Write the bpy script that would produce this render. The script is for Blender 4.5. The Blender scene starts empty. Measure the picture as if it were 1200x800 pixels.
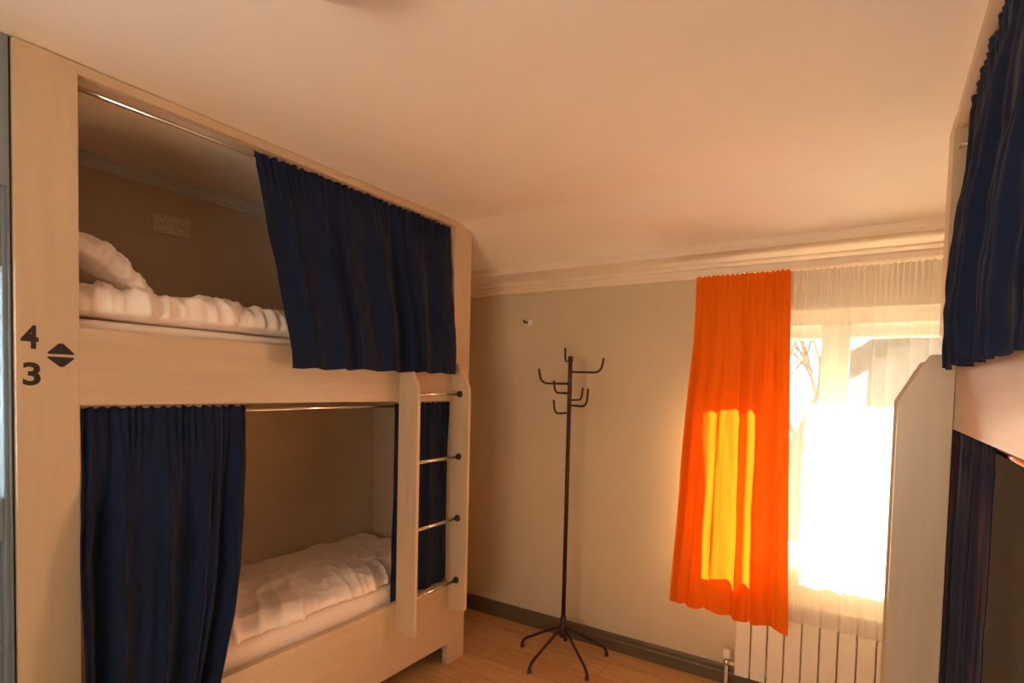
import bpy, bmesh, math, random
from mathutils import Vector, Matrix, noise
random.seed(7)
PI = math.pi
SC = bpy.context.scene
COL = SC.collection

# ------------------------------------------------------------------ room measures (metres)
XL, XR = -2.0095, 0.180         # front planes of the two bunk beds
Y0, Y1, PW = 0.5596, 2.616, 0.149
YW = 3.204                      # back wall
ZC = 2.5254                     # flat ceiling
XWL, XWR = -2.80, 1.02          # side walls
YB = -1.7                       # rear wall

# ------------------------------------------------------------------ materials
def new_mat(name):
    m = bpy.data.materials.new(name); m.use_nodes = True
    nt = m.node_tree; nt.nodes.clear()
    out = nt.nodes.new('ShaderNodeOutputMaterial')
    return m, nt, out

def mat(name, col, rough=0.6, metal=0.0, var=0.06, vscale=6.0, stretch=(1, 1, 1), bump=0.0, bscale=200.0,
        sheen=0.0, spec=0.5, coat=0.0):
    m, nt, out = new_mat(name)
    N = nt.nodes; Lk = nt.links
    p = N.new('ShaderNodeBsdfPrincipled')
    p.inputs['Roughness'].default_value = rough
    p.inputs['Metallic'].default_value = metal
    p.inputs['Specular IOR Level'].default_value = spec
    p.inputs['Sheen Weight'].default_value = sheen
    p.inputs['Coat Weight'].default_value = coat
    tc = N.new('ShaderNodeTexCoord'); mp = N.new('ShaderNodeMapping')
    mp.inputs['Scale'].default_value = stretch
    Lk.new(tc.outputs['Object'], mp.inputs['Vector'])
    nz = N.new('ShaderNodeTexNoise'); nz.inputs['Scale'].default_value = vscale; nz.inputs['Detail'].default_value = 4
    Lk.new(mp.outputs[0], nz.inputs['Vector'])
    rp = N.new('ShaderNodeValToRGB')
    rp.color_ramp.elements[0].position = 0.3; rp.color_ramp.elements[1].position = 0.7
    rp.color_ramp.elements[0].color = (*[c * (1 - var) for c in col], 1)
    rp.color_ramp.elements[1].color = (*[min(1, c * (1 + var)) for c in col], 1)
    Lk.new(nz.outputs['Fac'], rp.inputs[0]); Lk.new(rp.outputs[0], p.inputs['Base Color'])
    if bump:
        n2 = N.new('ShaderNodeTexNoise'); n2.inputs['Scale'].default_value = bscale; n2.inputs['Detail'].default_value = 3
        Lk.new(tc.outputs['Object'], n2.inputs['Vector'])
        b = N.new('ShaderNodeBump'); b.inputs['Strength'].default_value = bump; b.inputs['Distance'].default_value = 0.002
        Lk.new(n2.outputs['Fac'], b.inputs['Height']); Lk.new(b.outputs[0], p.inputs['Normal'])
    Lk.new(p.outputs[0], out.inputs[0])
    return m

def cloth_mat(name, col, trans_col, trans=0.5, clear=0.0, back=None):
    """woven cloth that lets light through: diffuse + translucent (+ open weave)"""
    m, nt, out = new_mat(name)
    N = nt.nodes; Lk = nt.links
    d = N.new('ShaderNodeBsdfDiffuse'); t = N.new('ShaderNodeBsdfTranslucent')
    tc = N.new('ShaderNodeTexCoord'); mp = N.new('ShaderNodeMapping'); mp.inputs['Scale'].default_value = (60, 60, 2)
    nz = N.new('ShaderNodeTexNoise'); nz.inputs['Scale'].default_value = 2.0
    Lk.new(tc.outputs['Object'], mp.inputs[0]); Lk.new(mp.outputs[0], nz.inputs['Vector'])
    for node, c in ((d, col), (t, trans_col)):
        rp = N.new('ShaderNodeValToRGB')
        rp.color_ramp.elements[0].color = (*[k * .9 for k in c], 1); rp.color_ramp.elements[1].color = (*c, 1)
        Lk.new(nz.outputs['Fac'], rp.inputs[0]); Lk.new(rp.outputs[0], node.inputs['Color'])
    if back:      # pale window side, added to turn the glow on the wall yellowish
        db = N.new('ShaderNodeBsdfDiffuse'); db.inputs[0].default_value = (*back, 1)
        ge = N.new('ShaderNodeNewGeometry'); mb = N.new('ShaderNodeMixShader')
        Lk.new(ge.outputs['Backfacing'], mb.inputs[0]); Lk.new(d.outputs[0], mb.inputs[2]); Lk.new(db.outputs[0], mb.inputs[1])
        d = mb
    mx = N.new('ShaderNodeMixShader'); mx.inputs[0].default_value = trans
    Lk.new(d.outputs[0], mx.inputs[1]); Lk.new(t.outputs[0], mx.inputs[2])
    last = mx
    if clear > 0:
        tr = N.new('ShaderNodeBsdfTransparent')
        m2 = N.new('ShaderNodeMixShader'); m2.inputs[0].default_value = clear
        # the weave closes up where the cloth is seen edge-on
        lw = N.new('ShaderNodeLayerWeight'); lw.inputs['Blend'].default_value = 0.5
        mr = N.new('ShaderNodeMapRange'); mr.inputs['From Min'].default_value = 0.0; mr.inputs['From Max'].default_value = 1.0
        mr.inputs['To Min'].default_value = clear; mr.inputs['To Max'].default_value = clear * .25
        Lk.new(lw.outputs['Facing'], mr.inputs['Value']); Lk.new(mr.outputs[0], m2.inputs[0])
        Lk.new(mx.outputs[0], m2.inputs[1]); Lk.new(tr.outputs[0], m2.inputs[2])
        last = m2
    Lk.new(last.outputs[0], out.inputs[0])
    return m

def floor_mat():
    m, nt, out = new_mat('laminate_floor')
    N = nt.nodes; Lk = nt.links
    p = N.new('ShaderNodeBsdfPrincipled'); p.inputs['Roughness'].default_value = .42; p.inputs['Specular IOR Level'].default_value = .35
    tc = N.new('ShaderNodeTexCoord')
    br = N.new('ShaderNodeTexBrick'); br.inputs['Scale'].default_value = 1.0
    br.inputs['Brick Width'].default_value = 1.25; br.inputs['Row Height'].default_value = .19
    br.inputs['Mortar Size'].default_value = .0015; br.inputs['Mortar Smooth'].default_value = .5
    br.inputs['Color1'].default_value = (.62, .37, .17, 1); br.inputs['Color2'].default_value = (.55, .315, .14, 1)
    br.inputs['Mortar'].default_value = (.16, .08, .035, 1)
    Lk.new(tc.outputs['Object'], br.inputs['Vector'])
    mp = N.new('ShaderNodeMapping'); mp.inputs['Scale'].default_value = (1.2, 14, 1)
    nz = N.new('ShaderNodeTexNoise'); nz.inputs['Scale'].default_value = 4; nz.inputs['Detail'].default_value = 6; nz.inputs['Distortion'].default_value = .6
    Lk.new(tc.outputs['Object'], mp.inputs[0]); Lk.new(mp.outputs[0], nz.inputs['Vector'])
    rp = N.new('ShaderNodeValToRGB'); rp.color_ramp.elements[0].position = .3; rp.color_ramp.elements[1].position = .75
    rp.color_ramp.elements[0].color = (.72, .68, .62, 1); rp.color_ramp.elements[1].color = (1.1, 1.1, 1.1, 1)
    Lk.new(nz.outputs['Fac'], rp.inputs[0])
    mx = N.new('ShaderNodeMix'); mx.data_type = 'RGBA'; mx.blend_type = 'MULTIPLY'; mx.inputs['Factor'].default_value = .8
    Lk.new(br.outputs['Color'], mx.inputs[6]); Lk.new(rp.outputs[0], mx.inputs[7])
    Lk.new(mx.outputs[2], p.inputs['Base Color']); Lk.new(p.outputs[0], out.inputs[0])
    return m

def glass_mat(name, rough=0.0, tint=(1, 1, 1)):
    m, nt, out = new_mat(name)
    N = nt.nodes; Lk = nt.links
    tr = N.new('ShaderNodeBsdfTransparent'); tr.inputs[0].default_value = (*[c * .96 for c in tint], 1)
    gl = N.new('ShaderNodeBsdfGlossy'); gl.inputs['Roughness'].default_value = .02
    fr = N.new('ShaderNodeFresnel'); fr.inputs[0].default_value = 1.3
    ge = N.new('ShaderNodeNewGeometry'); sb_ = N.new('ShaderNodeMath'); sb_.operation = 'SUBTRACT'; sb_.inputs[0].default_value = 1
    ml = N.new('ShaderNodeMath'); ml.operation = 'MULTIPLY'
    Lk.new(ge.outputs['Backfacing'], sb_.inputs[1]); Lk.new(fr.outputs[0], ml.inputs[0]); Lk.new(sb_.outputs[0], ml.inputs[1])
    mx = N.new('ShaderNodeMixShader')
    Lk.new(ml.outputs[0], mx.inputs[0]); Lk.new(tr.outputs[0], mx.inputs[1]); Lk.new(gl.outputs[0], mx.inputs[2])
    Lk.new(mx.outputs[0], out.inputs[0])
    return m

M = {
    'ceiling': mat('ceiling_plaster', (.86, .77, .67), .9, var=.02, vscale=3, bump=.08, bscale=60),
    'wall': mat('wall_plaster', (.62, .51, .35), .85, var=.03, vscale=3, bump=.12, bscale=90),
    'wall_dark': mat('side_wall_plaster', (.64, .50, .37), .85, var=.03, vscale=3, bump=.12, bscale=90),
    'cornice': mat('cornice_plaster', (.80, .67, .53), .7, var=.02),
    'trim_grey': mat('grey_trim', (.66, .68, .66), .5, var=.03),
    'base': mat('olive_skirting', (.13, .095, .055), .35, var=.12, vscale=9, stretch=(1, 8, 8)),
    'floor': floor_mat(),
    'laminate': mat('light_beech_laminate', (.60, .45, .30), .36, var=.05, vscale=5, stretch=(6, 6, .6), spec=.45),
    'laminate_h': mat('light_beech_laminate_lengthwise', (.60, .45, .30), .36, var=.05, vscale=5, stretch=(6, .6, 6), spec=.45),
    'inner': mat('bunk_inner_board', (.62, .49, .35), .5, var=.05, vscale=5, stretch=(6, 1, 2)),
    'chrome': mat('chrome', (.80, .78, .74), .18, metal=1.0, var=.02),
    'dark_plastic': mat('dark_plastic', (.03, .022, .02), .5, var=.1),
    'navy': mat('navy_curtain_cloth', (.008, .0155, .046), .8, var=.10, vscale=9, stretch=(4, 4, .7), sheen=.05, spec=.15, bump=.25, bscale=500),
    'orange': cloth_mat('orange_curtain_cloth', (.84, .19, .010), (1.0, .085, .004), .24, back=(.55, .36, .18)),
    'sheer': cloth_mat('sheer_voile', (.86, .80, .70), (.90, .85, .76), .5, clear=.50),
    'linen': mat('white_bed_linen', (.90, .80, .72), .8, var=.03, vscale=4, bump=.15, bscale=400, sheen=.1),
    'sheet': mat('white_mattress_sheet', (.86, .75, .66), .8, var=.03, vscale=4, bump=.15, bscale=400),
    'rack': mat('dark_brown_metal', (.045, .016, .012), .38, metal=.3, var=.1),
    'radiator': mat('radiator_enamel', (.80, .70, .56), .4, var=.02),
    'white_plastic': mat('white_plastic', (.80, .74, .66), .4, var=.02),
    'ivory': mat('ivory_socket_plastic', (.80, .68, .52), .45, var=.02),
    'pvc': mat('white_window_frame', (.82, .76, .66), .35, var=.02),
    'ink': mat('dark_brown_vinyl', (.035, .022, .018), .5, var=.05),
    'glass': glass_mat('window_glass'),
    'frost': cloth_mat('frosted_glass', (.70, .74, .76), (.9, .95, .95), .7),
    'door_grey': mat('blue_grey_door', (.20, .24, .28), .4, var=.05),
    'sill': mat('window_sill', (.80, .74, .64), .35, var=.02),
    'house': mat('outside_render', (.17, .15, .13), .9, var=.08),
    'roof': mat('outside_roof_tiles', (.09, .08, .08), .8, var=.15, vscale=20),
    'bark': mat('tree_bark', (.05, .04, .035), .9, var=.2, vscale=15),
    'ground': mat('outside_ground', (.16, .15, .12), .95, var=.2, vscale=.8),
    'lamp_glass': mat('opal_lamp_glass', (.75, .68, .58), .3, var=.02),
}

# ------------------------------------------------------------------ object helpers
BASE = {}
def thing(name, label, cat, loc=(0, 0, 0), group=None):
    o = bpy.data.objects.new(name, None); COL.objects.link(o)
    o.location = loc; o['label'] = label; o['category'] = cat
    if group: o['group'] = group
    BASE[o.name] = Vector(loc)
    return o

def obj(name, bm, m, parent=None, label=None, smooth=False, origin=None):
    """link a bmesh (world coordinates) as one object"""
    if parent is not None:
        base = BASE[parent.name]
    elif origin is not None:
        base = Vector(origin)
    else:
        base = Vector((0, 0, 0))
    bmesh.ops.translate(bm, verts=bm.verts, vec=-base)
    me = bpy.data.meshes.new(name); bm.to_mesh(me); bm.free()
    if smooth:
        for p in me.polygons: p.use_smooth = True
    me.materials.append(M[m])
    o = bpy.data.objects.new(name, me); COL.objects.link(o)
    if parent is not None:
        o.parent = parent
    else:
        o.location = base
    BASE[o.name] = base
    if label: o['label'] = label
    return o

def tag(o, label, cat, group=None):
    o['label'] = label; o['category'] = cat
    if group: o['group'] = group
    return o

def struct(name, bm, m, parent=None, smooth=False):
    o = obj(name, bm, m, parent, smooth=smooth)
    if parent is None: o['kind'] = 'structure'
    return o

def NB(): return bmesh.new()

def box(bm, x0, x1, y0, y1, z0, z1, bev=0.0, seg=2):
    x0, x1 = min(x0, x1), max(x0, x1); y0, y1 = min(y0, y1), max(y0, y1); z0, z1 = min(z0, z1), max(z0, z1)
    r = bmesh.ops.create_cube(bm, size=1.0)
    vs = r['verts']
    for v in vs:
        v.co = Vector(((x0 + x1) / 2 + v.co.x * (x1 - x0), (y0 + y1) / 2 + v.co.y * (y1 - y0), (z0 + z1) / 2 + v.co.z * (z1 - z0)))
    if bev:
        es = list({e for v in vs for e in v.link_edges})
        bmesh.ops.bevel(bm, geom=es, offset=bev, segments=seg, affect='EDGES', profile=.5)
    return bm

def prism(bm, pts, axis, a, b, bev=0.0):
    """extrude a polygon (2-D points) along an axis from a to b"""
    def P(p, t):
        if axis == 'y': return Vector((p[0], t, p[1]))
        if axis == 'x': return Vector((t, p[0], p[1]))
        return Vector((p[0], p[1], t))
    lo = [bm.verts.new(P(p, a)) for p in pts]; hi = [bm.verts.new(P(p, b)) for p in pts]
    n = len(pts)
    fs = [bm.faces.new(lo[::-1]), bm.faces.new(hi)]
    for i in range(n):
        fs.append(bm.faces.new((lo[i], lo[(i + 1) % n], hi[(i + 1) % n], hi[i])))
    bmesh.ops.recalc_face_normals(bm, faces=fs)
    if bev:
        es = list({e for v in lo + hi for e in v.link_edges})
        bmesh.ops.bevel(bm, geom=es, offset=bev, segments=2, affect='EDGES', profile=.5)
    return bm

def tube(bm, pts, r, n=12, caps=True, radii=None):
    pts = [Vector(p) for p in pts]
    rings = []
    up = Vector((0, 0, 1))
    for i, p in enumerate(pts):
        if i == 0: t = pts[1] - pts[0]
        elif i == len(pts) - 1: t = pts[-1] - pts[-2]
        else: t = (pts[i + 1] - pts[i]).normalized() + (pts[i] - pts[i - 1]).normalized()
        t.normalize()
        if i == 0:
            a = t.cross(up)
            if a.length < .1: a = t.cross(Vector((1, 0, 0)))
            a.normalize()
        else:
            a = (a - t * a.dot(t)).normalized()
        b = t.cross(a)
        rr = radii[i] if radii else r
        rings.append([bm.verts.new(p + a * (rr * math.cos(2 * PI * k / n)) + b * (rr * math.sin(2 * PI * k / n))) for k in range(n)])
    for i in range(len(rings) - 1):
        for k in range(n):
            bm.faces.new((rings[i][k], rings[i][(k + 1) % n], rings[i + 1][(k + 1) % n], rings[i + 1][k]))
    if caps:
        bm.faces.new(rings[0][::-1]); bm.faces.new(rings[-1])
    bmesh.ops.recalc_face_normals(bm, faces=bm.faces)
    return bm

def lathe(bm, prof, c, axis='z', n=32):
    """revolve (r, h) profile around an axis through c"""
    c = Vector(c); rings = []
    for r, h in prof:
        ring = []
        for k in range(n):
            a = 2 * PI * k / n
            u, v = r * math.cos(a), r * math.sin(a)
            if axis == 'z': d = Vector((u, v, h))
            elif axis == 'x': d = Vector((h, u, v))
            else: d = Vector((u, h, v))
            ring.append(bm.verts.new(c + d))
        rings.append(ring)
    for i in range(len(rings) - 1):
        for k in range(n):
            bm.faces.new((rings[i][k], rings[i][(k + 1) % n], rings[i + 1][(k + 1) % n], rings[i + 1][k]))
    bm.faces.new(rings[0]); bm.faces.new(rings[-1])
    bmesh.ops.recalc_face_normals(bm, faces=bm.faces)
    return bm

def fbm(p, o=4):
    return noise.fractal(Vector(p), 1.0, 2.0, o, noise_basis='PERLIN_ORIGINAL')

def smooth(t): t = max(0, min(1, t)); return t * t * (3 - 2 * t)

# ------------------------------------------------------------------ cloth
def drape_bm(edge_a, edge_b, nrm, folds, amp, seed, head=.055, gather=26, gamp=.006, nu=260, nv=90, thick=0.0, 
             bow=None, hem_wave=0.0, zdrop=None, amp_fn=None, crease=.8):
    """A hanging curtain. edge_a(v), edge_b(v): its two side edges from top (v=0) to hem (v=1); nrm: outward direction;
    folds: number of large folds; a gathered heading of small pleats."""
    rnd = random.Random(seed)
    ph = [rnd.uniform(0, 2 * PI) for _ in range(12)]
    nrm = Vector(nrm).normalized()
    bm = NB(); grid = []
    for j in range(nv + 1):
        v = j / nv
        row = []
        a, b = edge_a(v), edge_b(v)
        along = (b - a)
        hv = v / head
        for i in range(nu + 1):
            u = i / nu
            w = u + .018 * math.sin(2 * PI * 2.3 * u + ph[0]) + .012 * math.sin(2 * PI * 5.1 * u + ph[1]) + .015 * v * math.sin(2 * PI * 1.4 * u + ph[2] + v * 1.2)
            s1 = math.sin(2 * PI * folds * w + ph[3])
            s2 = math.sin(2 * PI * folds * 1.63 * w + ph[4] + .8 * v)
            s3 = math.sin(2 * PI * folds * .47 * w + ph[5])
            ridge = (1 - abs(math.sin(PI * folds * w + ph[6]))) ** 3
            loc = .65 + .35 * math.sin(2 * PI * 1.3 * u + ph[7])
            A = amp * (0.25 + .75 * smooth(v / .35)) if amp_fn is None else amp * amp_fn(v)
            d = A * (loc * (.55 * s1 + .25 * s2) + .25 * s3 + crease * (ridge - .3))
            # heading: small gathers, pinched at the rod
            g = math.sin(2 * PI * gather * u + 2.2 * math.sin(2 * PI * 3 * u + ph[8]) + 6 * v * math.sin(2 * PI * 2 * u + ph[9]))
            fade = math.exp(-max(0, v - head) / (.9 * head + .04 * (1 + math.sin(9 * u + ph[10]))))
            pinch = .35 + .65 * min(1, abs(hv - .55) * 1.8)
            d += gamp * g * fade * pinch
            n3 = fbm((u * 9, v * 5, seed * 3.1), 3)
            d += amp * .28 * n3 * smooth(v / .2)
            p = a + along * u + nrm * d
            if bow: p = p + nrm * bow(u, v)
            # cloth shifts sideways with the folds
            p = p + along.normalized() * (amp * .35 * math.cos(2 * PI * folds * w + ph[3]) * min(u, 1 - u) * 4 * min(1, v * 3)) * .5
            if hem_wave:
                p.z += hem_wave * v * v * (math.sin(2 * PI * folds * w + ph[3] + .6) * .6 + .6 * fbm((u * 4, 3.3, seed), 2))
            if v == 0: p.z += .004 * math.sin(2 * PI * gather * .8 * u + ph[11])
            row.append(bm.verts.new(p))
        grid.append(row)
    for j in range(nv):
        for i in range(nu):
            bm.faces.new((grid[j][i], grid[j][i + 1], grid[j + 1][i + 1], grid[j + 1][i]))
    if thick:
        bmesh.ops.recalc_face_normals(bm, faces=bm.faces)
        bmesh.ops.solidify(bm, geom=bm.faces[:], thickness=thick)
    return bm

def lerp(a, b, t): return a + (b - a) * t

def poly_edge(pts):
    """pts: list of (v, Vector) -> smooth function of v"""
    pts = [(v, Vector(p)) for v, p in pts]
    def f(v):
        for k in range(len(pts) - 1):
            if v <= pts[k + 1][0] or k == len(pts) - 2:
                t = (v - pts[k][0]) / (pts[k + 1][0] - pts[k][0])
                p0 = pts[max(0, k - 1)][1]; p1 = pts[k][1]; p2 = pts[k + 1][1]; p3 = pts[min(len(pts) - 1, k + 2)][1]
                return .5 * ((2 * p1) + (p2 - p0) * t + (2 * p0 - 5 * p1 + 4 * p2 - p3) * t * t + (-p0 + 3 * p1 - 3 * p2 + p3) * t ** 3)
    return f

# ------------------------------------------------------------------ bedding
def cushion_bm(cx, cy, cz, lx, ly, lz, M4=None, pw=5.0, ex=.45, wr=.012, wscale=(5, 5, 5), seed=1, nu=90, nv=130, bot=.6, edge_noise=.015, wfn=None):
    """soft slab: top and bottom sheets meeting at a rounded rim, with wrinkles"""
    bm = NB(); top = []; bo = []
    for j in range(nv + 1):
        v = -1 + 2 * j / nv; v = math.sin(v * PI / 2) * .5 + v * .5
        rt, rb = [], []
        for i in range(nu + 1):
            u = -1 + 2 * i / nu; u = math.sin(u * PI / 2) * .5 + u * .5
            h = (max(0, 1 - abs(u) ** pw) * max(0, 1 - abs(v) ** pw)) ** ex
            ex_u = 1 + edge_noise * fbm((v * 4, seed, 1.7), 3) * 2; ex_v = 1 + edge_noise * fbm((u * 4, seed, 7.7), 3)
            x = u * lx / 2 * ex_u; y = v * ly / 2 * ex_v
            q = Vector((x * wscale[0], y * wscale[1], seed * 5.5))
            n = fbm(q, 4)
            rid = 1 - abs(fbm(q * 1.3 + Vector((3, 1, 2)), 3)) * 2.6
            wd = wr * (n * 1.1 + max(0, rid) ** 2 * .9)
            if wfn: wd += wfn(x, y, u, v)
            k = min(1, h * 1.6)
            zt = lz * .5 * h * 1.0 + wd * k
            side = (1 - h) if h < 1 else 0
            # wrinkles also push the rim in and out
            x2 = x + (wd * 1.2 * side * (1 if u > 0 else -1) if abs(u) > .8 else 0)
            p = Vector((x2, y, zt)); q2 = Vector((x2, y, -lz * .5 * h * bot))
            rim = i in (0, nu) or j in (0, nv)
            if rim: p.z = 0
            vt = bm.verts.new(p); rt.append(vt)
            rb.append(vt if rim else bm.verts.new(q2))
        top.append(rt); bo.append(rb)
    for j in range(nv):
        for i in range(nu):
            bm.faces.new((top[j][i], top[j][i + 1], top[j + 1][i + 1], top[j + 1][i]))
            f = (bo[j][i], bo[j + 1][i], bo[j + 1][i + 1], bo[j][i + 1])
            try: bm.faces.new(f)
            except ValueError: pass
    Mx = Matrix.Translation((cx, cy, cz)) @ (M4 if M4 else Matrix.Identity(4))
    bmesh.ops.transform(bm, matrix=Mx, verts=bm.verts)
    bmesh.ops.recalc_face_normals(bm, faces=bm.faces)
    return bm

# ================================================================== ROOM
struct('floor', box(NB(), XWL - .2, XWR + .2, YB - .2, YW + .02, -.1, 0), 'floor')
# ceiling: flat, then sloping down to the back wall
YS_, ZS_ = 2.50, 2.325
bm = NB()
prism(bm, [(YB - .2, ZC), (YS_ - .06, ZC), (YS_, ZC - .004), (YS_ + .08, ZC - .024), (YW + .1, ZS_ - .03), (YW + .1, ZC + .2), (YB - .2, ZC + .2)], 'x', XWL - .2, XWR + .2)
struct('ceiling', bm, 'ceiling')
# back wall with window opening
WX0, WX1, WZ0, WZ1 = -.61, .46, .73, 2.03
WT = .26
bm = NB()
box(bm, XWL - .2, WX0, YW, YW + WT, -.1, ZC); box(bm, WX1, XWR + .2, YW, YW + WT, -.1, ZC)
box(bm, WX0, WX1, YW, YW + WT, -.1, WZ0); box(bm, WX0, WX1, YW, YW + WT, WZ1, ZC)
struct('wall_back', bm, 'wall')
struct('wall_left', box(NB(), XWL - .2, XWL, Y0 - .005, YW, -.1, ZC + .02), 'wall_dark')
# wall beside the near end of the left bunk, with a glazed door
XD = XL - .012
DY0, DY1 = -.42, .50
bm = NB()
box(bm, XWL - .2, XD, YB - .2, DY0, -.1, ZC + .02); box(bm, XD - .12, XD, DY0, DY1 + .05, 2.12, ZC + .02)
box(bm, XWL - .2, XD, DY1 + .05, Y0 - .006, -.1, ZC + .02)
struct('wall_side', bm, 'door_grey')
bm = NB()
for (ya, yb, za, zb) in ((DY0, DY0 + .1, 0, 2.12), (DY1 + .038, DY1 + .052, 0, ZC), (DY0, DY1 + .04, 0, .25), (DY0, DY1 + .04, 1.90, 2.12), (DY0, DY1 + .04, 1.14, 1.26)):
    box(bm, XD - .09, XD - .01, ya, yb, za, zb, .004)
d1 = struct('door_1', bm, 'door_grey')
obj('frosted_pane', box(NB(), XD - .06, XD - .05, DY0 + .05, DY1 + .039, 1.22, 1.95), 'frost', d1)
obj('lower_panel', box(NB(), XD - .065, XD - .035, DY0 + .05, DY1 + .039, .2, 1.22, .003), 'door_grey', d1)
tube(bm := NB(), [(XD - .01, DY0 + .06, 1.05), (XD + .05, DY0 + .06, 1.05), (XD + .05, DY0 + .17, 1.05)], .009)
obj('door_handle', bm, 'chrome', d1, smooth=True)
struct('wall_right', box(NB(), XWR, XWR + .2, YB - .2, YW, -.1, ZC + .02), 'wall')
# rear wall behind the camera, with an opening added for the fill light
RX0, RX1, RZ0, RZ1 = -1.15, .45, .85, 2.15
bm = NB()
box(bm, XWL - .2, RX0, YB - .2, YB, -.1, ZC); box(bm, RX1, XWR + .2, YB - .2, YB, -.1, ZC)
box(bm, RX0, RX1, YB - .2, YB, -.1, RZ0); box(bm, RX0, RX1, YB - .2, YB, RZ1, ZC)
struct('wall_rear', bm, 'wall')

def window(name, x0, x1, z0, z1, yc, splits, mull, fw=.07, handle=True, inward=-1):
    bm = NB(); D = .035
    box(bm, x0, x0 + fw, yc - D, yc + D, z0, z1, .004); box(bm, x1 - fw, x1, yc - D, yc + D, z0, z1, .004)
    box(bm, x0 + fw, x1 - fw, yc - D, yc + D, z0, z0 + fw, .004); box(bm, x0 + fw, x1 - fw, yc - D, yc + D, z1 - fw, z1, .004)
    w = struct(name, bm, 'pvc')
    bm = NB()
    for s in splits: box(bm, s - mull / 2, s + mull / 2, yc - D - .012, yc + D, z0 + fw, z1 - fw, .004)
    obj('window_mullion', bm, 'pvc', w)
    xs = [x0 + fw] + [q for s in splits for q in (s - mull / 2, s + mull / 2)] + [x1 - fw]
    for k in range(0, len(xs), 2):
        obj('window_pane', box(NB(), xs[k] - .005, xs[k + 1] + .005, yc - .003, yc + .003, z0 + fw - .005, z1 - fw + .005), 'glass', w)
    return w
w1 = window('window_1', WX0, WX1, WZ0, WZ1, 3.33, [-.185], .125)
bm = NB(); box(bm, -.222, -.205, 3.268, 3.285, 1.30, 1.42, .003); box(bm, -.218, -.209, 3.25, 3.285, 1.30, 1.315, .002); box(bm, -.219, -.208, 3.24, 3.252, 1.2, 1.32, .003)
obj('window_handle', bm, 'white_plastic', w1)
obj('roller_shutter_box', box(NB(), WX0, WX1, 3.37, YW + WT, 1.90, WZ1, .004), 'pvc', w1)
struct('trim_3', box(NB(), WX0 - .04, WX1 + .04, YW - .05, 3.30, WZ0 - .03, WZ0 + .001, .006), 'sill')
window('fill_window', RX0, RX1, RZ0, RZ1, YB - .08, [(RX0 + RX1) / 2], .11)  # unseen window, added so fill light can enter from behind the camera

# cornice on the back wall: stepped plaster mouldings
bm = NB()
prof = [(YW, 2.232), (YW - .018, 2.232), (YW - .022, 2.240), (YW - .022, 2.252), (YW - .034, 2.256), (YW - .040, 2.266), (YW - .038, 2.276),
        (YW - .052, 2.280), (YW - .060, 2.290), (YW - .058, 2.300), (YW - .072, 2.304), (YW - .10, 2.314), (YW - .17, 2.330), (YW - .18, 2.345), (YW - .18, 2.38), (YW, 2.36)]
prism(bm, prof, 'x', XWL, XWR)
struct('trim_1', bm, 'cornice')
# pale grey moulding where the left wall meets the ceiling, seen inside the upper bunk
bm = NB()
prism(bm, [(XWL, 2.476), (XWL + .010, 2.476), (XWL + .014, 2.486), (XWL + .024, 2.492), (XWL + .028, 2.508), (XWL + .045, 2.514), (XWL + .05, ZC), (XWL, ZC)], 'y', Y0 + .03, YS_)
struct('trim_2', bm, 'trim_grey')
# skirting
def skirt(name, pts_axis, a, b, base, sgn):
    bm = NB()
    pr = [(0, 0), (.016, 0), (.016, .062), (.012, .070), (.012, .092), (.006, .105), (0, .105)]
    if pts_axis == 'x': prism(bm, [(base - p[0], p[1]) for p in pr], 'x', a, b)
    else: prism(bm, [(base + sgn * p[0], p[1]) for p in pr], 'y', a, b)
    return struct(name, bm, 'base')
skirt('baseboard_back', 'x', XWL, XWR, YW, 1)
skirt('baseboard_left', 'y', Y1 + .004, YW - .02, XWL, 1)
skirt('baseboard_right', 'y', Y1 - .1, YW - .02, XWR, -1)

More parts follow.
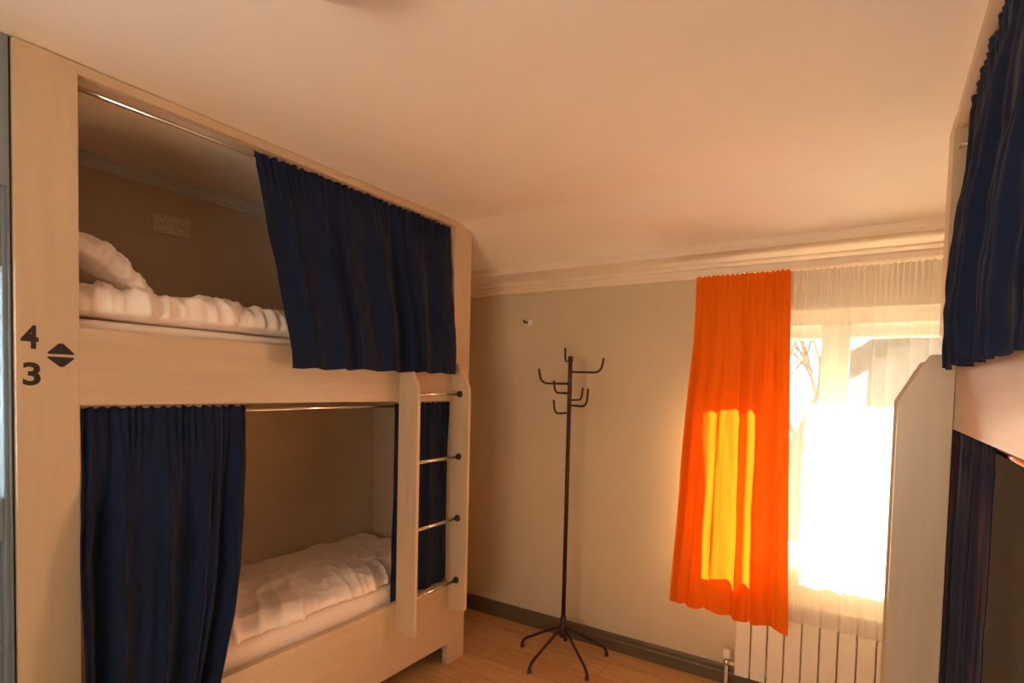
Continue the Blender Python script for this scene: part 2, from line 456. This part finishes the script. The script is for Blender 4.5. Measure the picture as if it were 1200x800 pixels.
# ================================================================== BUNK BEDS
def bunk(side, XF, dy, label, back_x):
    d = 1 if side == 'left' else -1            # outward direction along x
    X = lambda o: XF + d * o
    y0, y1 = Y0 + dy, Y1 + dy
    yi, yo = y0 + PW, y1 - PW
    root = thing('bunk_bed', label, 'bunk bed', (X(-.4), (y0 + y1) / 2, 0), 'built-in bunk beds')
    B = .0025
    bx = lambda o0, o1, ya, yb, za, zb, bev=B: box(NB(), X(o0), X(o1), ya, yb, za, zb, bev)
    obj('corner_post', bx(-.04, 0, y0, yi, 0, ZC - .003), 'laminate', root)
    obj('corner_post', bx(-.04, 0, yo, y1, 0, ZC - .003), 'laminate', root)
    obj('top_header', bx(-.036, -.001, yi - .001, yo + .001, 2.490, ZC - .003), 'laminate_h', root)
    obj('guard_board', bx(-.036, -.0005, yi - .001, yo + .001, 1.5176, 1.750), 'laminate_h', root)
    obj('lower_side_board', bx(-.036, -.0005, yi - .001, yo + .001, .1223, .490), 'laminate_h', root)
    ob = abs(back_x - XF)
    obj('end_panel', bx(-ob + .02, -.041, y0, y0 + .018, 0, ZC - .06, .001), 'inner', root)
    obj('end_panel', bx(-ob + .02, -.041, y1 - .018, y1, 0, ZC - .06, .001), 'inner', root)
    obj('back_panel', bx(-ob + .002, -ob + .018, y0, y1, .1, 1.53, .001), 'inner', root)
    obj('upper_bed_base', bx(-ob + .02, -.038, y0 + .02, y1 - .02, 1.535, 1.555, .001), 'inner', root)
    obj('lower_bed_base', bx(-ob + .02, -.038, y0 + .02, y1 - .02, .395, .415, .001), 'inner', root)
    # ladder: two chamfered boards standing out from the front, four chrome rungs
    yA, yB = (2.0442 + dy, 2.451 + dy)
    for ya in (yA, yB):
        pts = [(X(.0005), 1.722), (X(.058), 1.722), (X(.1268), 1.590), (X(.1268), .352), (X(.120), .345), (X(.0005), .345)]
        if d < 0: pts = pts[::-1]
        bm = prism(NB(), pts, 'y', ya, ya + .021, .0015)
        obj('ladder_side', bm, 'laminate', root)
    for z in (1.557, 1.209, .863, .512):
        r = obj('rung', tube(NB(), [(X(.066), yA + .021, z), (X(.066), yB, z)], .0095, 16), 'chrome', root, smooth=True)
        for yy, s in ((yA + .021, 1), (yB, -1)):
            obj('rung_socket', lathe(NB(), [(.019, 0), (.019, .004 * s), (.0135, .007 * s), (.0135, .016 * s)], (X(.066), yy, z), 'y', 20), 'dark_plastic', r, smooth=True)
    for z in (2.470, 1.492):
        r = obj('curtain_rod', tube(NB(), [(X(-.047), yi - .035 if z > 2 else yi - .035, z), (X(-.047), yo + .035, z)], .0075, 16), 'chrome', root, smooth=True)
        obj('rod_bracket', bx(-.062, -.041, yo - .004, yo + .03, z - .014, z + .014, .002), 'white_plastic', r)
        obj('rod_bracket', bx(-.062, -.041, yi - .03, yi + .004, z - .014, z + .014, .002), 'white_plastic', r)
    return root, X

bL, XoL = bunk('left', XL, 0, 'light beech built-in bunk bed on the left, post marked 4 and 3', XWL)
bR, XoR = bunk('right', XR, -.112, 'built-in bunk bed at the right edge, mostly behind a raised navy curtain', XWR)
# chrome hook on the far post's inner face, upper right bunk
yy = Y1 - PW - .112
bm = NB(); tube(bm, [(XR + .018, yy - .001, 2.425), (XR + .018, yy - .03, 2.425), (XR + .075, yy - .03, 2.425)], .005, 10)
obj('rod_stay', bm, 'chrome', bR, smooth=True)

# numbers and arrows on the near post
def text_mesh(ch, w_y, h_z, yc, zc, x):
    cu = bpy.data.curves.new('numeral_curve', 'FONT'); cu.body = ch; cu.size = 1; cu.offset = .028; cu.extrude = 0.004
    t = bpy.data.objects.new('numeral_tmp', cu); COL.objects.link(t)
    bpy.context.view_layer.update()
    me = bpy.data.meshes.new_from_object(t.evaluated_get(bpy.context.evaluated_depsgraph_get()))
    bpy.data.objects.remove(t); bpy.data.curves.remove(cu)
    bm = NB(); bm.from_mesh(me); bpy.data.meshes.remove(me)
    xs = [v.co.x for v in bm.verts]; ys = [v.co.y for v in bm.verts]
    for v in bm.verts:
        u = (v.co.x - min(xs)) / (max(xs) - min(xs)) - .5; w = (v.co.y - min(ys)) / (max(ys) - min(ys)) - .5
        v.co = Vector((x + (.0008 if v.co.z > 0 else 0.0002), yc + u * w_y, zc + w * h_z))
    return bm
obj('numeral', text_mesh('4', .040, .066, .5905, 1.7125, XL), 'ink', bL, 'dark brown numeral 4')
obj('numeral', text_mesh('3', .040, .066, .5945, 1.6085, XL), 'ink', bL, 'dark brown numeral 3')
for pts, nm in (([(.631, 1.6675), (.694, 1.6675), (.694, 1.672), (.668, 1.699), (.657, 1.699), (.631, 1.672)], 'pointing up'),
                ([(.631, 1.660), (.694, 1.660), (.694, 1.655), (.668, 1.631), (.660, 1.631), (.631, 1.655)], 'pointing down')):
    obj('arrow_mark', prism(NB(), pts, 'x', XL + .0002, XL + .001), 'ink', bL, 'dark brown triangle ' + nm)

# ------------------------------------------------------------------ bedding in the left bunk
def mattress(z0, z1, name_label, xf=-.045, ya=Y0 + .03, yb=Y1 - .03):
    bm = NB(); box(bm, XWL + .03, XL + xf, ya, yb, z0, z1, .03, 5)
    bmesh.ops.subdivide_edges(bm, edges=[e for e in bm.edges if e.calc_length() > .3], cuts=24, use_grid_fill=True)
    for v in bm.verts:
        n = fbm((v.co.x * 6, v.co.y * 6, v.co.z * 9), 3)
        v.co += Vector((n * .003, 0, n * .002))
    o = obj('mattress', bm, 'sheet', smooth=True, origin=((XWL + XL) / 2, (ya + yb) / 2, z0))
    return tag(o, name_label, 'mattress', 'mattresses')
mattress(.416, .575, 'white-sheeted mattress in the lower left bunk, under the rumpled quilt')
mattress(1.556, 1.783, 'white-sheeted mattress in the upper left bunk, thin edge above the guard board')

def diag(x, y, u, v):
    # pulled folds running in from the open front edge
    f = smooth((u + .35) / 1.2)
    s = y * 34 + x * 20 + 2.2 * fbm((x * 3, y * 3, .5), 2)
    a = (1 - abs(math.sin(s))) ** 1.8
    k = .5 + .5 * fbm((y * 3, 2.2, x), 2)
    return f * (.027 * a * k + .007 * math.sin(s * .45 + 1))
bm = cushion_bm((XWL + .02 + XL - .040) / 2, 1.60, .588, (XL - .040) - (XWL + .02), 1.90, .115, pw=9, ex=.42, wr=.014, wscale=(4, 3.2, 1), seed=3, wfn=diag, nu=120, nv=260, bot=.18)
q = obj('quilt', bm, 'linen', smooth=True, origin=((XWL + XL) / 2, 1.6, .575))
tag(q, 'rumpled white quilt lying on the lower left bunk', 'quilt', 'white quilts')
def diag2(x, y, u, v):
    s = y * 46 + x * 14 + 5.5 * fbm((x * 3, y * 4, 4.5), 3)
    a = (1 - abs(math.sin(s))) ** 2
    return smooth((u + .1) / 1.1) * .012 * a * (.4 + fbm((y * 4, 1.2, x), 2)) - .012 * smooth((v + .2) / .6)
bm = cushion_bm((XWL + .02 + XL - .040) / 2, 1.60, 1.822, (XL - .040) - (XWL + .02), 1.92, .145, pw=9, ex=.42, wr=.019, wscale=(5, 7, 1), seed=9, wfn=diag2, nu=120, nv=260, bot=.5)
q = obj('quilt', bm, 'linen', smooth=True, origin=((XWL + XL) / 2, 1.6, 1.783))
tag(q, 'white quilt on the upper left bunk with a pillow on it', 'quilt', 'white quilts')
# pillow leaning against the near end of the upper bunk
R = Matrix.Rotation(math.radians(-31), 4, 'X') @ Matrix.Rotation(math.radians(4), 4, 'Y')
bm = cushion_bm(-2.45, .80, 2.015, .60, .43, .16, M4=R, pw=2.6, ex=.55, wr=.022, wscale=(8, 6, 1), seed=5, nu=110, nv=110, bot=.9)
p = obj('pillow', bm, 'linen', smooth=True, origin=(-2.45, .80, 1.88))
tag(p, 'plump white pillow propped up in the upper left bunk', 'pillow')

# ------------------------------------------------------------------ bunk curtains
G = 'navy bunk curtains'
def navy(bm, label, origin):
    return tag(obj('bunk_curtain', bm, 'navy', smooth=True, origin=origin), label, 'curtain', G)
# upper left, hanging over the guard board
off = lambda v: -.047 + .140 * smooth(v / .95) ** .8
def off(v): return -.024 + .054 * min(1, v / .55) + .055 * smooth((v - .35) / .6)
ea = lambda v: Vector((XL + off(v), lerp(1.283, 1.392, v), lerp(2.482, 1.660, v)))
eb = lambda v: Vector((XL + off(v), lerp(2.455, 2.400, v), lerp(2.482, 1.668, v)))
navy(drape_bm(ea, eb, (1, 0, 0), 7.5, .031, 11, head=.05, gather=34, gamp=.007, thick=.002, hem_wave=.006,
     amp_fn=lambda v: .3 + .7 * smooth(v / .5)), 'navy curtain of the upper left bunk, hung outside its guard board', (XL, 1.87, 1.66))
# lower left, near half
def off2(v): return -.022 + .085 * smooth(v / .8)
la = lambda v: Vector((XL + off2(v), .713 - .024 * smooth((v - .12) / .3), lerp(1.509, .30, v)))
_r = poly_edge([(0, (0, 1.243, 0)), (.2, (0, 1.235, 0)), (.5, (0, 1.19, 0)), (.83, (0, 1.105, 0)), (1, (0, 1.06, 0))])
lb = lambda v: Vector((XL + off2(v), _r(v).y, lerp(1.509, .28, v)))
navy(drape_bm(la, lb, (1, 0, 0), 4.2, .036, 23, head=.055, gather=19, gamp=.007, thick=.002, nv=120, hem_wave=.005,
     amp_fn=lambda v: .25 + .75 * smooth(v / .4)), 'navy curtain of the lower left bunk, hanging at its near end', (XL, .95, .28))
# lower left, far half behind the ladder
fa = lambda v: Vector((XL - .022, 2.035 + .006 * math.sin(v * 5), lerp(1.509, .497, v)))
fb = lambda v: Vector((XL - .022, 2.464, lerp(1.509, .497, v)))
navy(drape_bm(fa, fb, (1, 0, 0), 4, .011, 31, head=.05, gather=13, gamp=.005, thick=.002, nu=160, crease=.8),
     'navy curtain of the lower left bunk, seen between the ladder rungs', (XL, 2.25, .5))
# upper right
def off3(v): return -.024 + .059 * smooth(v / .9)
ra = lambda v: Vector((XR - off3(v), lerp(2.13, 1.895, v), lerp(2.482, 1.682, v)))
rb = lambda v: Vector((XR - off3(v), lerp(.62, .66, v), lerp(2.482, 1.664, v)))
navy(drape_bm(rb, ra, (-1, 0, 0), 9, .030, 41, head=.05, gather=40, gamp=.006, thick=.002, hem_wave=.006,
     amp_fn=lambda v: .3 + .7 * smooth(v / .5)), 'navy curtain of the upper right bunk, large at the right edge', (XR, 1.3, 1.66))
# lower right, far end
ga = lambda v: Vector((XR + .022, 1.46 + .02 * v, lerp(1.509, .497, v)))
gb = lambda v: Vector((XR + .022, 2.352, lerp(1.509, .497, v)))
navy(drape_bm(ga, gb, (-1, 0, 0), 9, .009, 53, head=.05, gather=22, gamp=.004, thick=.002, nu=180),
     'navy curtain of the lower right bunk, hanging in shade', (XR, 1.9, .5))

# ================================================================== WINDOW CURTAINS
bm = NB()
prism(bm, [(3.008, 2.212), (3.098, 2.212), (3.098, 2.236), (3.09, 2.247), (3.018, 2.247), (3.008, 2.236)][::-1], 'x', -.93, XWR - .02)
tr = tag(obj('curtain_track', bm, 'cornice', origin=(0, 3.09, 2.22)), 'pale ceiling-mounted double curtain track above the window', 'curtain track')
YO = 3.022
oa = poly_edge([(0, (-.822, YO, 2.206)), (.19, (-.826, YO, 1.871)), (.45, (-.858, YO, 1.411)), (.71, (-.878, YO, .943)), (1, (-.905, YO, .455))])
ob_ = poly_edge([(0, (-.372, YO, 2.206)), (.3, (-.356, YO, 1.651)), (.65, (-.337, YO, 1.02)), (1, (-.316, YO, .425))])
bm = drape_bm(oa, ob_, (0, -1, 0), 5.5, .031, 61, head=.03, gather=24, gamp=.005, nu=240, nv=140, hem_wave=.018,
              amp_fn=lambda v: .35 + .65 * smooth(v / .5), crease=.35)
oc = tag(obj('window_curtain', bm, 'orange', smooth=True, origin=(-.6, YO, .43)), 'bright orange curtain glowing in front of the window', 'curtain')
sa = lambda v: Vector((-.44, 3.077, lerp(2.208, .470, v)))
sb = lambda v: Vector((XWR - .05, 3.077, lerp(2.208, .455, v)))
bm = drape_bm(sa, sb, (0, -1, 0), 21, .010, 71, head=.02, gather=60, gamp=.004, nu=520, nv=60, hem_wave=.004, crease=.6)
tag(obj('sheer_curtain', bm, 'sheer', smooth=True, origin=(.25, 3.105, .46)), 'cream sheer curtain over the sunlit window', 'curtain')

# ================================================================== RADIATOR
RXA, NSEC, PIT = -.577, 12, .0785
rad = thing('radiator', 'pale sectional radiator under the window, behind the sheer curtain', 'radiator', (RXA + NSEC * PIT / 2, 3.11, .0))
for k in range(NSEC):
    xa = RXA + k * PIT
    bm = NB()
    box(bm, xa + .0025, xa + PIT - .0025, 3.100, 3.118, .105, .555, .006, 3)     # front plate
    box(bm, xa + .030, xa + PIT - .030, 3.117, 3.180, .115, .545, .004)          # web
    box(bm, xa + .012, xa + PIT - .012, 3.168, 3.182, .12, .54, .003)
    for i in range(3):
        box(bm, xa + .012, xa + PIT - .012, 3.125 + i * .014, 3.130 + i * .014, .535 - .01 * i, .560 - .006 * i, .001)
    for z in (.14, .52): tube(bm, [(xa, 3.148, z), (xa + PIT, 3.148, z)], .018, 14)
    obj('radiator_section', bm, 'radiator', rad)
# valve with thermostatic head and pipe
bm = NB(); tube(bm, [(RXA, 3.148, .14), (RXA - .045, 3.148, .14)], .010, 12)
tube(bm, [(RXA - .045, 3.148, .155), (RXA - .045, 3.148, .10), (RXA - .045, 3.148, .0)], .009, 12)
obj('pipe', bm, 'radiator', rad, smooth=True)
bm = NB(); lathe(bm, [(.013, 0), (.016, .004), (.016, .03), (.012, .034)], (RXA - .045, 3.148, .125), 'z', 20)
v_ = obj('valve', bm, 'chrome', rad, smooth=True)
bm = NB(); lathe(bm, [(.014, 0), (.021, .004), (.023, .012), (.023, .034), (.019, .044), (.010, .048)], (RXA - .045, 3.148, .165), 'z', 24)
obj('thermostat_knob', bm, 'white_plastic', v_, 'white thermostat knob', smooth=True)

# ================================================================== COAT RACK
CX, CY = -1.507, 2.925
rack = thing('coat_rack', 'tall dark brown metal coat stand with curved hooks by the back wall', 'coat rack', (CX, CY, 0))
bm = NB(); tube(bm, [(CX, CY, .13), (CX, CY, 1.70), (CX, CY, 1.775)], .0125, 18)
obj('pole', bm, 'rack', rack, smooth=True)
bm = NB(); lathe(bm, [(.012, .26), (.017, .25), (.020, .21), (.025, .19), (.026, .15), (.020, .13), (.010, .125)], (CX, CY, 0), 'z', 24)
obj('hub', bm, 'rack', rack, smooth=True)
bm = NB(); lathe(bm, [(.0125, 1.755), (.0155, 1.76), (.0155, 1.782), (.012, 1.790), (.004, 1.793)], (CX, CY, 0), 'z', 18)
obj('pole_cap', bm, 'rack', rack, smooth=True)
for k in range(5):
    a = math.radians(-177 + 72.5 * k)
    dx, dy_ = math.cos(a), math.sin(a)
    rr = .272 if k != 4 else .235
    prof = [(.012, .190), (.05, .172), (.12, .133), (.20, .088), (.235, .070), (.258, .052), (rr, .030), (rr, .006)] if k != 4 else [(.012, .190), (.05, .172), (.12, .130), (.18, .09), (.21, .068), (.228, .050), (rr, .022), (rr, .006)]
    lg = obj('leg', tube(NB(), [(CX + dx * r, CY + dy_ * r, z) for r, z in prof], .0085, 12), 'rack', rack, smooth=True)
    obj('leg_cap', lathe(NB(), [(.010, 0), (.0115, .003), (.0115, .018), (.009, .02)], (CX + dx * rr, CY + dy_ * rr, 0), 'z', 16), 'dark_plastic', lg, smooth=True)
# hooks: the camera sees this stand along (-.54,.84); right of it is (.84,.54)
rt = Vector((.842, .540, 0)); fw = Vector((-.540, .842, 0))
hooks = [(1.757, -12, .05, .15, fw), (1.700, 0, .185, .085, None), (1.630, 180, .175, .085, None), (1.575, 118, .17, .075, None),
         (1.535, 58, .17, .075, None), (1.505, -60, .17, .10, None), (1.462, -123, .18, .075, None)]
for z, ang, L_, up, special in hooks:
    a = math.radians(ang); dv = rt * math.cos(a) + fw * math.sin(a)
    if special is not None: dv = (fw * .98 - rt * .10).normalized(); L_ = .17; up = .085; z = 1.765
    R0 = .045
    pts = [(.008, 0), (.06, 0), (L_ - R0, 0)]
    for t in range(1, 7):
        th = t / 6 * math.radians(82)
        pts.append((L_ - R0 + R0 * math.sin(th), R0 * (1 - math.cos(th))))
    pts.append((L_ + .001 + .007, up))
    obj('hook', tube(NB(), [Vector((CX, CY, z)) + dv * r + Vector((0, 0, h)) for r, h in pts], .0062, 12), 'rack', rack, smooth=True)

# ================================================================== SMALL FIXTURES
# twin wall socket inside the upper bunk
SX = XWL
soc = thing('wall_socket', 'beige double socket plate on the wall inside the upper left bunk', 'socket', (SX, 1.345, 2.315))
obj('socket_plate', box(NB(), SX, SX + .010, 1.262, 1.432, 2.272, 2.358, .004), 'ivory', soc)
for yc in (1.305, 1.389):
    f = obj('socket_face', lathe(NB(), [(.033, .009), (.034, .013), (.029, .014), (.026, .0105)], (SX, yc, 2.315), 'x', 28), 'ivory', soc, smooth=True)
    bm = NB()
    for s in (-1, 1): lathe(bm, [(.003, .0102), (.003, .0112)], (SX, yc + s * .010, 2.315), 'x', 10)
    obj('pin_hole', bm, 'dark_plastic', f)
# little hook plate high on the back wall
hk = thing('wall_hook', 'tiny cream hook stuck high on the back wall above the coat stand', 'wall hook', (-1.965, YW, 2.04))
obj('hook_plate', lathe(NB(), [(.026, -.001), (.027, -.006), (.023, -.011), (.012, -.013)], (-1.965, YW, 2.035), 'y', 24), 'white_plastic', hk, smooth=True)
obj('hook_peg', tube(NB(), [(-1.972, YW - .01, 2.035), (-1.985, YW - .03, 2.034), (-1.992, YW - .034, 2.05)], .006, 10), 'rack', hk, smooth=True)
# flush ceiling lamp, its far rim just in view
lc = (-.985, .80, ZC)
lamp = thing('ceiling_lamp', 'round flush lamp on the ceiling at the top edge', 'ceiling lamp', lc)
obj('lamp_base', lathe(NB(), [(.135, 0), (.143, -.006), (.143, -.022), (.135, -.026)], lc, 'z', 48), 'white_plastic', lamp, smooth=True)
obj('lamp_shade', lathe(NB(), [(.130, -.024), (.128, -.040), (.114, -.058), (.085, -.072), (.05, -.079), (.01, -.082)], lc, 'z', 48), 'lamp_glass', lamp, smooth=True)

# ================================================================== OUTSIDE
GZ = -3.0
struct('ground_outside', box(NB(), -60, 60, YW + 2, 90, GZ - .2, GZ), 'ground')
nh = thing('neighbour_house', 'grey house with a sloping roof seen through the right window pane', 'house', (2.2, 14, GZ))
HY = 12.0
obj('house_wall', box(NB(), -.15, 6.8, HY + .3, HY + 7, GZ, 2.2), 'house', nh)
# gable wall facing us and the two roof slopes
bm = NB(); prism(bm, [(-.15, 2.2), (6.8, 2.2), (3.4, 4.35)], 'y', HY + .3, HY + .6); obj('gable', bm, 'house', nh)
bm = NB(); prism(bm, [(-.75, 2.20), (3.4, 4.93), (3.4, 4.75), (-.65, 2.05)], 'y', HY, HY + 7.2); prism(bm, [(3.4, 4.93), (7.5, 2.2), (7.4, 2.05), (3.4, 4.75)], 'y', HY, HY + 7.2)
obj('roof', bm, 'roof', nh)
for (a, b) in ((.6, 1.5), (2.6, 3.6)):
    fr_ = obj('house_window', box(NB(), a, b, HY + .24, HY + .32, .2, 1.5, .01), 'pvc', nh)
# bare tree
rt_ = thing('bare_tree', 'bare branching tree seen through the left window pane', 'tree', (-1.05, 9.5, GZ))
rnd = random.Random(5)
bm = NB(); tube(bm, [(-1.05, 9.5, GZ), (-1.03, 9.5, -1.2), (-1.0, 9.5, .3), (-.98, 9.5, 1.0)], .12, 12, radii=[.16, .13, .10, .08]); obj('trunk', bm, 'bark', rt_, smooth=True)
bm = NB()
def branch(p, d, L, r, depth):
    q = p + d * L * .5 + Vector((rnd.uniform(-1, 1), rnd.uniform(-1, 1), 0)) * L * .05; e = p + d * L
    tube(bm, [p, q, e], r, 6, radii=[r, r * .8, r * .6])
    if depth > 0:
        for _ in range(3):
            nd = (d + Vector((rnd.uniform(-.8, .8), rnd.uniform(-.5, .5), rnd.uniform(-.1, .6)))).normalized()
            branch(p + (e - p) * rnd.uniform(.55, 1), nd, L * rnd.uniform(.6, .8), r * .55, depth - 1)
for _ in range(5):
    branch(Vector((-.98, 9.5, rnd.uniform(.0, 1.0))), Vector((rnd.uniform(-.7, .7), rnd.uniform(-.3, .3), 1)).normalized(), rnd.uniform(.7, 1.1), .05, 3)
obj('branches', bm, 'bark', rt_)
hg = tag(obj('garden_wall', box(NB(), -9, 8, 7.4, 7.6, GZ, -1.2, .01), 'house', origin=(0, 7.5, GZ)), 'low rendered wall outside, below the window view', 'wall')

# ================================================================== LIGHT
w = bpy.data.worlds.new('sky'); SC.world = w; w.use_nodes = True
nt = w.node_tree; nt.nodes.clear()
o_ = nt.nodes.new('ShaderNodeOutputWorld'); bg = nt.nodes.new('ShaderNodeBackground')
bg.inputs[0].default_value = (1.0, .95, .87, 1); bg.inputs[1].default_value = .95
nt.links.new(bg.outputs[0], o_.inputs[0])

sun = bpy.data.lights.new('sun', 'SUN'); sun.energy = 37; sun.angle = math.radians(.8); sun.color = (1, .90, .71)
so = bpy.data.objects.new('sun', sun); COL.objects.link(so)
el, az = math.radians(36), math.radians(37)
to_sun = Vector((math.sin(az) * math.cos(el), math.cos(az) * math.cos(el), math.sin(el)))
so.rotation_euler = to_sun.to_track_quat('Z', 'Y').to_euler()
# warm fill light, added outside the made-up window behind the camera
al = bpy.data.lights.new('rear_fill', 'AREA'); al.shape = 'RECTANGLE'; al.size = RX1 - RX0 - .1; al.size_y = RZ1 - RZ0 - .1
al.energy = 22; al.color = (1, .79, .54)
ao = bpy.data.objects.new('rear_fill', al); COL.objects.link(ao)
ao.location = ((RX0 + RX1) / 2, YB - .45, (RZ0 + RZ1) / 2 - .3); ao.rotation_euler = (math.radians(138), 0, 0)

# unseen point light, added to brighten the frosted pane from behind
hl = bpy.data.lights.new('pane_fill', 'POINT'); hl.energy = 30; hl.color = (.86, .94, 1.0); hl.shadow_soft_size = .08
ho = bpy.data.objects.new('pane_fill', hl); COL.objects.link(ho); ho.location = (-2.55, .25, 1.75)

# ================================================================== CAMERA
F = Vector((-0.5392163507, 0.8412472877, -0.0393538814)); Rv = Vector((0.8411328619, 0.5402810857, 0.0243281140)); U = Vector((-0.0417281177, 0.0199837260, 0.9989291341))
cam = bpy.data.cameras.new('camera'); co = bpy.data.objects.new('camera', cam); COL.objects.link(co)
mw = Matrix((( Rv.x, U.x, -F.x, 0), (Rv.y, U.y, -F.y, 0), (Rv.z, U.z, -F.z, 1.605), (0, 0, 0, 1)))
co.matrix_world = mw
cam.sensor_width = 36; cam.lens = 656.7516 * 36 / 1200
cam.shift_x = -(604.929 - 600) / 1200; cam.shift_y = (479.068 - 400) / 1200
cam.clip_start = .05
SC.camera = co

SC.view_settings.view_transform = 'Standard'; SC.view_settings.look = 'None'
SC.view_settings.exposure = 1.86; SC.view_settings.gamma = 1.0; SC.view_settings.use_curve_mapping = False
cy = SC.cycles
cy.max_bounces = 12; cy.diffuse_bounces = 8; cy.glossy_bounces = 4; cy.transparent_max_bounces = 16; cy.transmission_bounces = 8
cy.sample_clamp_indirect = 8; cy.use_denoising = True
